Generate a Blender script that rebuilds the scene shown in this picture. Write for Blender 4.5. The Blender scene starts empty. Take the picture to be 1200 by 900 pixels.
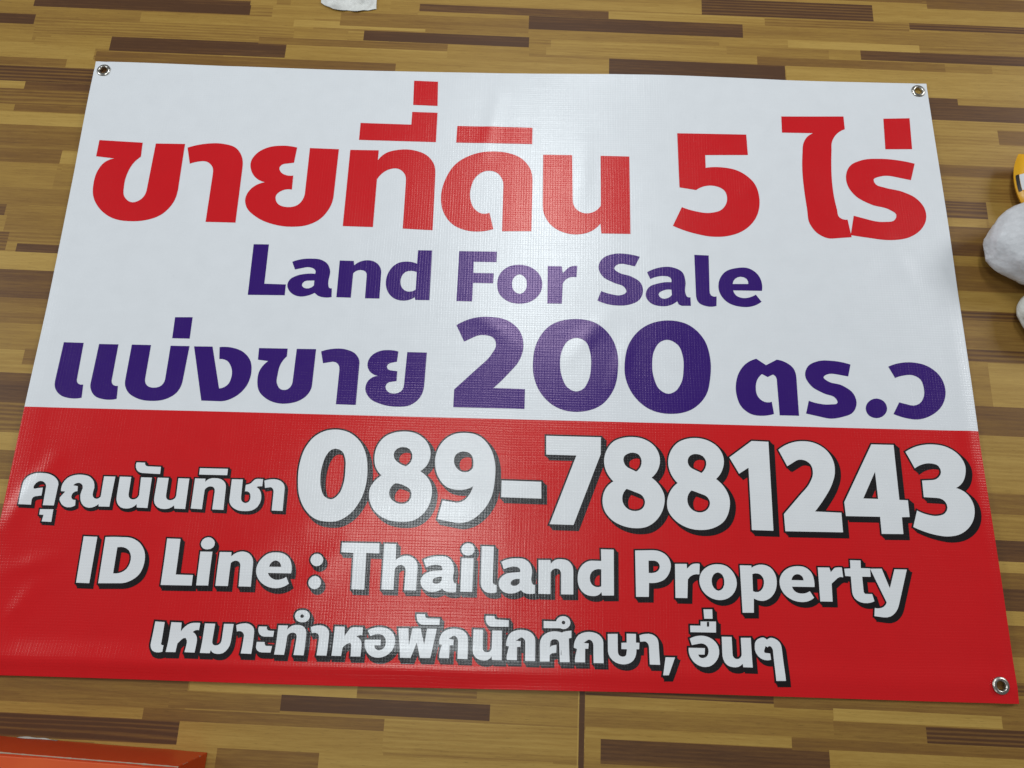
import bpy, math, random
import numpy as np
from mathutils.geometry import delaunay_2d_cdt
from mathutils import Vector, noise

scene = bpy.context.scene
col = scene.collection

# ------------------------------------------------------------------ camera
cam = bpy.data.objects.new('camera', bpy.data.cameras.new('camera'))
col.objects.link(cam)
cam.location = (0.01905, -0.39273, 1.13431)
cam.rotation_euler = (0.283978, -0.004267, 0.02534)
cam.data.sensor_width = 36
cam.data.lens = 27.0
cam.data.clip_start = 0.02
cam.data.clip_end = 100
scene.camera = cam

# ------------------------------------------------------------------ light
world = bpy.data.worlds.new('World')
scene.world = world
world.use_nodes = True
bg = world.node_tree.nodes['Background']
bg.inputs[0].default_value = (0.93, 0.97, 1.0, 1)
bg.inputs[1].default_value = 0.15

def area(name, loc, target, sx, sy, watts, color, up=(0, 1, 0)):
    l = bpy.data.lights.new(name, 'AREA')
    l.shape = 'RECTANGLE'; l.size = sx; l.size_y = sy
    l.energy = watts; l.color = color
    o = bpy.data.objects.new(name, l); col.objects.link(o)
    o.location = loc
    d = (Vector(loc) - Vector(target)).normalized()
    x = Vector(up).cross(d).normalized(); y = d.cross(x)
    from mathutils import Matrix
    o.rotation_euler = Matrix((x, y, d)).transposed().to_euler()
    return o
area('ceiling_tube_light', (0.10, 1.52, 2.6), (0.10, 1.52, 0), 0.22, 1.25, 28, (0.90, 0.97, 1.0))
area('ceiling_tube_light', (-0.36, -0.16, 2.6), (-0.36, -0.16, 0), 0.30, 0.75, 15, (0.90, 0.97, 1.0))
area('window_light', (-3.7, 0.8, 2.2), (-0.5, 0.0, 0), 1.0, 1.0, 44, (0.90, 0.96, 1.0))
area('fill_light', (3.3, 1.5, 2.0), (0.0, 0.3, 0), 1.2, 1.2, 46, (0.95, 0.98, 1.0))  # unseen fill added for diffuse brightness, kept out of the banner's reflection
area('fill_light', (-0.5, -3.2, 2.4), (0.0, -0.2, 0), 1.2, 0.8, 6, (0.95, 0.98, 1.0))  # weak unseen fill added behind the camera to make up for dim ambient

scene.view_settings.view_transform = 'Standard'
scene.view_settings.look = 'None'
scene.view_settings.exposure = 0.02
scene.view_settings.gamma = 1
scene.view_settings.use_curve_mapping = False

# ------------------------------------------------------------------ traced print, 0.1 mm on the banner plane
LETTERING = {
    'headline': """
-6897,3462 -6161,3430 -6148,3160 -6245,3048~ -6319,2853~ -6337,2596~ -6298,2407~ -6150,2306~ -6011,2373~ -5951,2543~ -5937,3419 -5446,3424 -5437,2579~ -5486,2304~ -5648,2091~ -5875,1990~ -6094,1963~ -6437,2016~ -6695,2208~ -6817,2414~ -6851,2624~ -6825,2881~ -6745,3034~ -6588,3117 -6899,3151
-5394,3355 -5125,3433~ -4819,3446~ -4579,3369~ -4463,3207~ -4428,3013~ -4416,1985 -4903,1984 -4904,2849~ -4928,2999~ -5033,3095~ -5192,3091~ -5312,3049
-3561,3416 -3584,3123 -3745,3097~ -3814,3030~ -3776,2932~ -3684,2883~ -3570,2882 -3565,2618 -3710,2602~ -3815,2497~ -3777,2360~ -3602,2293~ -3438,2340~ -3357,2468~ -3344,2637~ -3346,3413 -2858,3405 -2867,2524~ -2926,2270~ -3075,2071~ -3252,1976~ -3471,1941~ -3809,1977~ -4083,2093~ -4273,2275~ -4311,2433~ -4255,2591~ -4136,2700~ -4024,2741 -4168,2806~ -4276,2953~ -4301,3125~ -4224,3279~ -4046,3402~ -3821,3443~
-2666,3399 -2187,3404 -2189,3212 -2069,3350~ -1863,3422~ -1595,3421~ -1359,3318~ -1243,3156~ -1214,2963~ -1204,1948 -1691,1963 -1694,2821~ -1726,2970~ -1839,3062~ -1990,3045~ -2105,2960~ -2177,2851 -2178,1975 -2669,1977
-2536,3930 -1672,3919 -1672,4171 -1239,4165 -1236,3589 -2536,3596
-1679,4803 -1264,4792 -1246,4301 -1665,4311
-216,1992 -289,2287 -404,2268~ -538,2355~ -612,2534~ -607,2766~ -523,2961~ -356,3064~ -196,3035~ -97,2909~ -74,2739~ -73,1955 405,1968 407,2880~ 365,3115~ 208,3314~ -24,3412~ -292,3431~ -597,3370~ -875,3188~ -1043,2882~ -1097,2541~ -1039,2271~ -879,2060~ -652,1959~ -429,1945~
-889,3914 388,3910 390,3591 -894,3590
577,3394 1063,3399 1074,2581~ 1127,2393~ 1276,2314~ 1433,2352~ 1539,2467 1541,3399 2023,3400 2017,1963 1543,1958 1529,2135 1387,1999~ 1165,1931~ 924,1962~ 718,2092~ 604,2295~ 582,2504~
2843,3872 4013,3879 4016,3482 3299,3462 3296,3219 3563,3235~ 3863,3161~ 4089,2940~ 4157,2645~ 4075,2308~ 3875,2084~ 3628,1975~ 3386,1948~ 3055,2000~ 2711,2126 2869,2471 3072,2405~ 3333,2379~ 3531,2452~ 3622,2630~ 3586,2798~ 3432,2879~ 3261,2870~ 3118,2794 2844,2837
4635,4255 5699,4285 5698,4033 5550,3935~ 5459,3782~ 5435,3605~ 5422,2512~ 5452,2355~ 5579,2321 5615,2005 5294,1971~ 5078,2047~ 4952,2229~ 4930,2499~ 4938,3526~ 4975,3746~ 5050,3872~ 5153,3942 4623,3936
6805,3395 6706,3081 6425,3142~ 6197,3136~ 6084,3073~ 6113,2988~ 6250,2932~ 6544,2859~ 6755,2738~ 6868,2552~ 6873,2386~ 6782,2197~ 6597,2048~ 6292,1970~ 5998,1983~ 5604,2041 5687,2395 5959,2319~ 6180,2296~ 6353,2338~ 6390,2435~ 6298,2516~ 5990,2612~ 5743,2774~ 5641,2962~ 5637,3155~ 5722,3330~ 5924,3440~ 6234,3475~ 6537,3453~
6377,4259 6827,4281 6797,3674 6346,3662""",
    'english': """
-4075,1610 -3830,1614 -3824,926 -3482,924 -3480,739 -4064,729
-3422,1320 -3287,1367~ -3124,1384~ -2957,1366~ -2855,1301~ -2808,1206~ -2808,939~ -2792,888~ -2748,879 -2738,731 -2855,721~ -2952,745~ -3011,794 -3115,745~ -3235,725~ -3346,756~ -3429,834~ -3459,921~ -3428,1011~ -3326,1080~ -3193,1116~ -3036,1122 -3038,1184~ -3094,1223~ -3204,1228~ -3364,1187|-3037,1006 -3154,1000~ -3218,957~ -3223,906~ -3154,866~ -3074,885~ -3037,921
-2664,1365 -2439,1365 -2426,1288 -2338,1356~ -2230,1383~ -2105,1362~ -2020,1287~ -1985,1183~ -1980,727 -2209,725 -2212,1118~ -2235,1184~ -2313,1210~ -2380,1195~ -2431,1149 -2434,730 -2663,731
-1418,1584 -1191,1586 -1187,720 -1410,717 -1421,764 -1502,718~ -1595,701~ -1732,727~ -1833,812~ -1889,935~ -1898,1052~ -1866,1187~ -1798,1293~ -1707,1358~ -1598,1378~ -1488,1369~ -1420,1345|-1416,1199 -1506,1219~ -1600,1194~ -1656,1111~ -1666,1014~ -1629,912~ -1551,860~ -1470,865~ -1415,896
-754,1586 -144,1591 -145,1406 -512,1404 -508,1209 -183,1210 -188,1036 -508,1035 -510,715 -759,716
225,1368~ 416,1325~ 553,1198~ 596,1034~ 551,864~ 427,744~ 240,696~ 38,741~ -89,866~ -123,1022~ -88,1193~ 43,1327~|229,1201~ 321,1144~ 349,1035~ 326,924~ 237,863~ 149,912~ 113,1028~ 139,1139~
679,1357 902,1359 921,1240 1001,1329~ 1074,1367~ 1154,1370 1140,1175 1002,1155~ 922,1058 910,714 680,712
2160,1561 2080,1391 1916,1426~ 1787,1407~ 1743,1342~ 1811,1280~ 2022,1210~ 2165,1104~ 2198,967~ 2141,818~ 1977,728~ 1796,708~ 1617,730~ 1473,784 1532,949 1690,899~ 1853,888~ 1937,945~ 1909,1018~ 1729,1100~ 1555,1206~ 1494,1363~ 1550,1504~ 1735,1598~ 1955,1604~
2271,1293 2463,1377~ 2683,1387~ 2834,1308~ 2879,1151~ 2871,947~ 2894,885~ 2948,875 2949,731 2805,727~ 2736,803 2625,734~ 2463,714~ 2309,768~ 2240,890~ 2290,1029~ 2448,1104~ 2656,1129 2641,1208~ 2550,1233~ 2422,1217~ 2319,1175|2652,999 2525,984~ 2443,915~ 2485,850~ 2586,853~ 2656,910
3040,1618 3271,1612 3257,996~ 3275,918~ 3364,901 3353,738 3201,730~ 3078,785~ 3037,932~
4091,1019 3631,1014 3673,929~ 3786,886~ 3896,904~ 3989,950 4072,831 3922,750~ 3742,737~ 3529,809~ 3412,981~ 3413,1158~ 3521,1331~ 3707,1403~ 3908,1401~ 4047,1293~ 4099,1137~|3630,1124 3881,1131 3860,1217~ 3764,1254~ 3671,1212~""",
    'division': """
-6820,-138 -6511,-141 -6507,-739~ -6475,-800~ -6396,-812 -6382,-1021 -6557,-1033~ -6723,-980~ -6819,-863~ -6834,-729~
-6268,-153 -5967,-152 -5972,-743~ -5936,-807~ -5861,-820 -5847,-1025 -6036,-1037~ -6191,-984~ -6276,-860~ -6284,-715~
-5758,-150 -5460,-150 -5465,-700~ -5421,-801~ -5304,-834~ -5199,-795~ -5158,-692~ -5155,-153 -4861,-152 -4886,-714~ -4946,-897~ -5103,-1009~ -5306,-1043~ -5537,-1009~ -5705,-899~ -5766,-737~
-5155,320 -4880,327 -4876,-29 -5149,-29
-4790,-154 -4504,-150 -4313,-822 -4198,-768~ -4147,-621~ -4172,-475~ -4249,-374~ -4372,-348 -4394,-155 -4206,-157~ -4021,-223~ -3886,-375~ -3853,-558~ -3915,-797~ -4069,-956~ -4269,-1022~ -4557,-1019
-3782,-153 -3340,-149 -3337,-275 -3418,-400~ -3446,-566~ -3443,-712~ -3374,-808~ -3269,-805~ -3205,-687~ -3198,-149 -2898,-145 -2904,-734~ -2965,-891~ -3077,-980~ -3228,-1027~ -3401,-1028~ -3583,-958~ -3700,-845~ -3742,-702~ -3723,-500~ -3673,-418~ -3616,-361 -3777,-343
-2817,-180 -2651,-134~ -2439,-136~ -2273,-214~ -2209,-349~ -2210,-1022 -2512,-1019 -2508,-468~ -2538,-376~ -2625,-342~ -2770,-371
-1621,-148 -1631,-315 -1734,-340~ -1783,-400~ -1730,-458~ -1617,-469 -1617,-627 -1730,-648~ -1781,-722~ -1737,-801~ -1631,-827~ -1536,-788~ -1498,-678~ -1482,-155 -1178,-155 -1188,-670~ -1245,-881~ -1393,-1007~ -1565,-1033~ -1809,-1004~ -2019,-898~ -2085,-766~ -2047,-627~ -1905,-550 -2021,-502~ -2083,-383~ -2041,-241~ -1907,-148~ -1767,-129~
-740,309 -516,422~ -231,460~ 57,407~ 251,241~ 316,35~ 268,-227~ 98,-460~ -129,-700 356,-705 355,-1018 -728,-1018 -727,-738 -378,-385~ -175,-157~ -109,5~ -148,105~ -292,154~ -440,128~ -607,40
1113,462~ 1435,406~ 1665,203~ 1775,-75~ 1783,-335~ 1708,-684~ 1515,-930~ 1203,-1039~ 874,-994~ 629,-803~ 492,-516~ 470,-259~ 528,60~ 727,341~|1131,147~ 1281,91~ 1355,-87~ 1368,-309~ 1325,-548~ 1238,-685~ 1133,-721~ 1011,-666~ 923,-504~ 889,-285~ 919,-61~ 1007,91~
2563,474~ 2901,407~ 3123,186~ 3214,-149~ 3200,-444~ 3117,-737~ 2899,-958~ 2568,-1038~ 2259,-975~ 2020,-766~ 1896,-478~ 1890,-221~ 1965,79~ 2202,358~|2553,152~ 2711,81~ 2792,-123~ 2795,-308~ 2740,-566~ 2649,-684~ 2543,-723~ 2423,-665~ 2331,-467~ 2312,-247~ 2353,-23~ 2445,111~
3928,-122 4073,-222 4245,-128 4376,-166~ 4492,-262~ 4528,-434~ 4521,-1015 4227,-1016 4223,-442~ 4172,-370 4085,-413 4000,-367 3928,-450~ 3891,-589~ 3917,-734~ 4009,-810~ 4121,-807 4142,-997 3967,-1030~ 3796,-1009~ 3657,-902~ 3588,-706~ 3591,-525~ 3651,-347~ 3775,-197~
5383,-176 5329,-369 5136,-337~ 5001,-348~ 4945,-394~ 5003,-451~ 5224,-518~ 5385,-648~ 5417,-784~ 5350,-936~ 5176,-1016~ 4933,-1040~ 4631,-977 4689,-774 4848,-817~ 5021,-823~ 5128,-792~ 5106,-727~ 4932,-652~ 4741,-531~ 4666,-368~ 4724,-219~ 4872,-138~ 5120,-124~
5727,-711~ 5837,-755~ 5873,-862~ 5813,-974~ 5694,-1020~ 5584,-980~ 5547,-870~ 5607,-761~
5965,-194 6141,-133~ 6355,-116~ 6593,-180~ 6758,-349~ 6801,-549~ 6725,-785~ 6541,-951~ 6314,-1025~ 6144,-1008~ 5961,-949 6068,-763 6237,-805~ 6372,-777~ 6455,-666~ 6473,-521~ 6438,-387~ 6330,-324~ 6188,-331~ 6050,-375""",
    'name': """
-6992,-2653 -6997,-2349~ -6957,-2253~ -6866,-2200~ -6742,-2188~ -6625,-2203~ -6526,-2261~ -6478,-2342~ -6487,-2656 -6648,-2656 -6648,-2378~ -6684,-2322~ -6738,-2305~ -6800,-2344~ -6816,-2420~ -6761,-2413~ -6690,-2402 -6690,-2517 -6775,-2532~ -6814,-2577 -6813,-2655
-6676,-2714 -6483,-2712 -6479,-2894 -6619,-2890 -6610,-2795 -6673,-2793
-6421,-2445 -6417,-2334~ -6363,-2251~ -6258,-2203~ -6133,-2198~ -6026,-2229~ -5963,-2297~ -5941,-2385~ -5949,-2486~ -5915,-2535~ -5869,-2543~ -5825,-2508 -5827,-2211 -5660,-2211 -5675,-2653 -5831,-2654 -5837,-2618 -5893,-2659~ -5971,-2676~ -6051,-2651~ -6108,-2577~ -6127,-2490~ -6120,-2352~ -6168,-2318~ -6217,-2323~ -6258,-2355 -6188,-2366 -6180,-2439 -6236,-2462~ -6256,-2519~ -6230,-2562~ -6185,-2567 -6176,-2648 -6246,-2677~ -6336,-2664~ -6405,-2598~ -6420,-2536~ -6358,-2449
-5593,-2209 -5425,-2211 -5423,-2472~ -5389,-2528~ -5337,-2539~ -5285,-2512~ -5267,-2468~ -5280,-2212 -5119,-2212 -5115,-2658 -5272,-2655 -5282,-2606 -5343,-2657~ -5421,-2674~ -5512,-2655~ -5573,-2588~ -5592,-2502~
-5382,-1991 -5255,-1992 -5247,-2024~ -5208,-2046~ -5011,-2050 -5007,-2156 -5268,-2148~ -5342,-2122~ -5380,-2066~
-5034,-2210 -4870,-2212 -4871,-2470~ -4844,-2526~ -4792,-2537~ -4739,-2511~ -4721,-2466~ -4727,-2212 -4565,-2213 -4561,-2659 -4718,-2657 -4731,-2610 -4793,-2655~ -4872,-2667~ -4963,-2647~ -5022,-2587~ -5039,-2500~
-4481,-2208 -4326,-2208 -4327,-2255 -4272,-2209~ -4186,-2196~ -4095,-2211~ -4032,-2260~ -4010,-2335~ -4005,-2657 -4168,-2654 -4166,-2389~ -4190,-2333~ -4239,-2319~ -4287,-2336~ -4317,-2374 -4318,-2656 -4481,-2650
-4431,-2054 -4015,-2053 -4015,-2148 -4430,-2149
-3938,-2206 -3776,-2205 -3770,-2467~ -3753,-2523~ -3700,-2550~ -3647,-2526~ -3633,-2463~ -3656,-2395~ -3724,-2378 -3723,-2283 -3648,-2256~ -3603,-2204~ -3555,-2190~ -3479,-2192 -3479,-2298 -3529,-2300~ -3563,-2313 -3510,-2353~ -3480,-2422~ -3477,-2509~ -3513,-2597~ -3588,-2652~ -3686,-2666~ -3800,-2655~ -3887,-2607~ -3930,-2546~ -3937,-2459~
-3457,-2213 -3365,-2192~ -3263,-2195~ -3183,-2238~ -3147,-2312~ -3141,-2650 -3301,-2648 -3303,-2379~ -3325,-2323~ -3364,-2308~ -3436,-2322""",
    'phone': """
-2483,-1414~ -2274,-1454~ -2110,-1575~ -2001,-1763~ -1955,-1985~ -1962,-2256~ -2035,-2493~ -2170,-2678~ -2328,-2773~ -2476,-2788~ -2645,-2757~ -2807,-2629~ -2919,-2432~ -2962,-2215~ -2964,-1943~ -2894,-1683~ -2765,-1514~ -2618,-1435~|-2448,-1706~ -2351,-1746~ -2296,-1857~ -2281,-2010~ -2292,-2231~ -2346,-2384~ -2448,-2462~ -2542,-2431~ -2613,-2307~ -2637,-2173~ -2628,-1968~ -2583,-1813~ -2523,-1730~
-1462,-1416~ -1255,-1446~ -1097,-1568~ -1033,-1729~ -1059,-1884~ -1170,-2014 -1064,-2096~ -988,-2239~ -986,-2407~ -1068,-2609~ -1227,-2735~ -1408,-2762~ -1643,-2723~ -1819,-2595~ -1895,-2431~ -1893,-2280~ -1834,-2177~ -1739,-2090 -1832,-1973~ -1864,-1820~ -1833,-1646~ -1730,-1504~ -1598,-1438~|-1447,-1653~ -1349,-1685~ -1303,-1771~ -1314,-1867~ -1387,-1944 -1499,-1896~ -1572,-1819~ -1571,-1726~ -1520,-1673~|-1522,-2199 -1392,-2233~ -1297,-2298~ -1281,-2398~ -1326,-2476~ -1425,-2502~ -1527,-2471~ -1600,-2390~ -1600,-2289~
-536,-1413~ -312,-1460~ -152,-1619~ -70,-1842~ -62,-2114~ -110,-2384~ -252,-2604~ -414,-2724~ -612,-2755~ -880,-2709 -817,-2436 -625,-2464~ -493,-2421~ -420,-2326~ -378,-2217 -467,-2260~ -600,-2276~ -770,-2234~ -902,-2085~ -956,-1899~ -933,-1692~ -839,-1533~ -706,-1442~|-524,-1698~ -427,-1741~ -389,-1850~ -395,-1946 -461,-2002~ -538,-2008~ -632,-1952~ -677,-1857~ -658,-1754~ -592,-1707~
40,-2118 626,-2123 630,-2372 40,-2367
689,-1426 1511,-1428 1506,-1688 1104,-2742 756,-2739 1144,-1715 693,-1713
1982,-1412~ 2170,-1445~ 2321,-1554~ 2388,-1717~ 2363,-1881~ 2258,-2020 2373,-2135~ 2439,-2285~ 2422,-2452~ 2325,-2628~ 2173,-2739~ 1990,-2765~ 1809,-2732~ 1644,-2638~ 1545,-2491~ 1530,-2342~ 1573,-2207~ 1692,-2089 1592,-1952~ 1556,-1782~ 1604,-1608~ 1707,-1484~ 1845,-1428~|1995,-1650~ 2079,-1682~ 2115,-1767~ 2101,-1853~ 2032,-1935 1906,-1876~ 1848,-1791~ 1854,-1714~ 1909,-1669~|1884,-2195 2001,-2237~ 2117,-2293~ 2152,-2376~ 2113,-2477~ 2012,-2517~ 1912,-2498~ 1838,-2426~ 1818,-2334~ 1841,-2250~
2941,-1403~ 3128,-1442~ 3276,-1551~ 3340,-1705~ 3314,-1869~ 3211,-2016 3331,-2140~ 3393,-2289~ 3384,-2456~ 3297,-2632~ 3134,-2735~ 2951,-2767~ 2753,-2736~ 2583,-2634~ 2487,-2496~ 2479,-2347~ 2530,-2211~ 2640,-2090 2547,-1957~ 2510,-1787~ 2554,-1613~ 2665,-1480~ 2804,-1419~|2940,-1647~ 3032,-1679~ 3076,-1755~ 3058,-1858~ 3000,-1931 2871,-1872~ 2803,-1788~ 2818,-1701~ 2871,-1657~|2841,-2195 2957,-2234~ 3072,-2289~ 3105,-2372~ 3064,-2465~ 2970,-2512~ 2854,-2487~ 2786,-2405~ 2774,-2322~ 2797,-2246~
3775,-1425 4026,-1431 4008,-2750 3696,-2748 3702,-1833 3558,-1927 3426,-1686
4166,-1550 4323,-1455~ 4532,-1409~ 4735,-1439~ 4896,-1548~ 4976,-1701~ 4982,-1872~ 4917,-2061~ 4800,-2249~ 4636,-2456 5022,-2464 5020,-2747 4181,-2753 4178,-2506 4433,-2225~ 4591,-2044~ 4653,-1898~ 4631,-1762~ 4543,-1699~ 4423,-1707~ 4281,-1796
5573,-1429 5906,-1429 5896,-2254 6021,-2256 6017,-2500 5903,-2506 5897,-2749 5582,-2754 5584,-2508 5084,-2511 5079,-2308|5583,-1843 5366,-2246 5584,-2248
6073,-1530 6264,-1438~ 6490,-1406~ 6707,-1444~ 6862,-1553~ 6931,-1697~ 6919,-1851~ 6854,-1981~ 6756,-2056 6885,-2123~ 6964,-2272~ 6962,-2438~ 6884,-2605~ 6735,-2724~ 6564,-2766~ 6336,-2742~ 6160,-2689~ 6053,-2643 6137,-2402 6272,-2456~ 6437,-2472~ 6542,-2433~ 6590,-2348~ 6565,-2257~ 6454,-2210~ 6262,-2203 6268,-1957 6421,-1946~ 6519,-1904~ 6566,-1827~ 6541,-1733~ 6436,-1696~ 6315,-1710~ 6183,-1777""",
    'contact': """
-5972,-3085 -5773,-3089 -5774,-3738 -5963,-3735
-5655,-3089 -5440,-3084~ -5264,-3097~ -5143,-3161~ -5055,-3285~ -5037,-3441~ -5085,-3597~ -5192,-3688~ -5332,-3727~ -5647,-3735|-5458,-3230 -5366,-3227~ -5286,-3267~ -5241,-3350~ -5242,-3446~ -5279,-3530~ -5356,-3582~ -5458,-3594
-4757,-3087 -4567,-3089 -4564,-3587 -4317,-3589 -4315,-3733 -4756,-3736
-4176,-3054~ -4106,-3074~ -4068,-3127~ -4083,-3194~ -4159,-3226~ -4229,-3210~ -4266,-3151~ -4246,-3089~
-4259,-3259 -4085,-3257 -4081,-3727 -4251,-3729
-3979,-3258 -3808,-3256 -3805,-3316 -3724,-3257~ -3640,-3243~ -3550,-3271~ -3492,-3342~ -3480,-3425~ -3477,-3727 -3649,-3728 -3656,-3441~ -3683,-3388~ -3740,-3374~ -3797,-3409 -3801,-3727 -3978,-3728
-3172,-3243~ -3060,-3258~ -2966,-3328~ -2929,-3423~ -2926,-3530 -3256,-3532 -3206,-3596~ -3130,-3624~ -3046,-3610~ -2988,-3579 -2942,-3672 -3010,-3715~ -3117,-3739~ -3240,-3721~ -3358,-3647~ -3420,-3542~ -3420,-3435~ -3359,-3326~ -3269,-3258~|-3247,-3445 -3076,-3444 -3101,-3385~ -3166,-3355~ -3223,-3388~
-2581,-3246~ -2517,-3269~ -2483,-3330~ -2506,-3394~ -2576,-3422~ -2634,-3397~ -2668,-3335~ -2646,-3274~
-2582,-3556~ -2518,-3578~ -2486,-3643~ -2506,-3708~ -2570,-3739~ -2630,-3717~ -2666,-3653~ -2643,-3588~
-2236,-3080 -1696,-3076 -1688,-3220 -1876,-3218 -1864,-3727 -2049,-3726 -2060,-3221 -2233,-3216
-1628,-3079 -1455,-3078 -1448,-3304 -1375,-3257~ -1290,-3240~ -1203,-3265~ -1144,-3323~ -1127,-3400~ -1129,-3720 -1298,-3722 -1294,-3464~ -1317,-3393~ -1368,-3371~ -1422,-3390~ -1451,-3439 -1450,-3719 -1622,-3718
-1047,-3293 -945,-3252~ -823,-3235~ -712,-3246~ -635,-3310~ -607,-3399~ -605,-3577~ -591,-3603~ -563,-3609 -561,-3726 -652,-3733~ -726,-3715~ -758,-3684 -834,-3724~ -919,-3735~ -1012,-3705~ -1069,-3624~ -1064,-3541~ -994,-3474~ -898,-3442~ -770,-3433 -786,-3374~ -848,-3355~ -927,-3366~ -1005,-3395|-772,-3519 -845,-3530~ -898,-3561~ -899,-3602~ -846,-3621~ -798,-3605~ -772,-3569
-422,-3042~ -351,-3062~ -321,-3128~ -346,-3191~ -415,-3217~ -481,-3195~ -514,-3133~ -486,-3068~
-503,-3253 -329,-3252 -331,-3719 -501,-3721
-221,-3077 -44,-3079 -45,-3563~ -31,-3604~ 12,-3611 15,-3716 -70,-3730~ -155,-3707~ -204,-3649~ -217,-3567~
69,-3292 172,-3250~ 295,-3236~ 406,-3248~ 481,-3306~ 513,-3394~ 510,-3560~ 529,-3595~ 559,-3600 559,-3718 476,-3726~ 397,-3710~ 360,-3676 282,-3717~ 197,-3728~ 99,-3700~ 42,-3619~ 52,-3537~ 117,-3470~ 214,-3440~ 342,-3428 335,-3381~ 286,-3355~ 200,-3361~ 109,-3393|338,-3523 277,-3527~ 220,-3558~ 212,-3601~ 261,-3620~ 310,-3607~ 339,-3571
601,-3252 773,-3247 781,-3299 852,-3241~ 938,-3233~ 1031,-3255~ 1089,-3323~ 1103,-3399~ 1104,-3718 930,-3720 929,-3445~ 910,-3383~ 853,-3364~ 810,-3382~ 779,-3421 779,-3721 609,-3721
1500,-3078 1685,-3079 1680,-3717 1511,-3722 1503,-3675 1451,-3721~ 1373,-3733~ 1267,-3705~ 1189,-3618~ 1165,-3494~ 1189,-3369~ 1267,-3277~ 1368,-3242~ 1504,-3243|1503,-3361 1439,-3360~ 1367,-3399~ 1338,-3483~ 1366,-3572~ 1430,-3607~ 1501,-3596
1993,-3083 2208,-3074~ 2352,-3088~ 2450,-3148~ 2501,-3259~ 2479,-3378~ 2405,-3477~ 2297,-3523~ 2183,-3531 2175,-3723 1994,-3727|2183,-3221 2262,-3219~ 2319,-3243~ 2343,-3298~ 2315,-3361~ 2258,-3388~ 2182,-3392
2562,-3257 2731,-3253 2731,-3319 2790,-3266~ 2848,-3246~ 2917,-3248 2906,-3395 2813,-3404~ 2739,-3468 2722,-3726 2553,-3727
3170,-3246~ 3305,-3273~ 3399,-3368~ 3435,-3492~ 3392,-3630~ 3295,-3715~ 3167,-3742~ 3041,-3707~ 2939,-3614~ 2902,-3492~ 2928,-3380~ 3033,-3280~|3172,-3360~ 3234,-3393~ 3258,-3482~ 3232,-3579~ 3166,-3615~ 3104,-3576~ 3077,-3487~ 3106,-3396~
3492,-3253 3657,-3252 3658,-3284 3731,-3246~ 3817,-3236~ 3925,-3271~ 3992,-3365~ 4005,-3495~ 3962,-3625~ 3884,-3704~ 3797,-3737~ 3724,-3731~ 3665,-3706 3653,-3901 3494,-3905|3664,-3373 3705,-3360~ 3772,-3371~ 3817,-3423~ 3822,-3500~ 3795,-3571~ 3738,-3616~ 3659,-3607
4313,-3244~ 4429,-3259~ 4514,-3334~ 4542,-3434~ 4540,-3528 4218,-3531 4256,-3595~ 4326,-3622~ 4412,-3614~ 4469,-3587 4522,-3676 4439,-3724~ 4329,-3739~ 4210,-3713~ 4106,-3639~ 4053,-3541~ 4048,-3447~ 4091,-3351~ 4195,-3270~|4219,-3440 4392,-3440 4370,-3379~ 4305,-3355~ 4248,-3382~
4610,-3254 4775,-3252 4791,-3315 4845,-3260~ 4895,-3247~ 4956,-3247 4962,-3382 4881,-3396~ 4789,-3475 4781,-3722 4606,-3724
5083,-3140 5234,-3140 5228,-3248 5360,-3249 5357,-3366 5235,-3367 5236,-3570~ 5256,-3604~ 5353,-3604 5376,-3701 5274,-3730~ 5178,-3721~ 5098,-3667~ 5071,-3574~ 5073,-3367 4994,-3363 4989,-3262 5078,-3256
5360,-3253 5526,-3248 5614,-3519 5709,-3252 5887,-3251 5738,-3686~ 5674,-3827~ 5581,-3904~ 5483,-3918~ 5354,-3904 5370,-3794 5436,-3796~ 5498,-3776~ 5548,-3714""",
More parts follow.
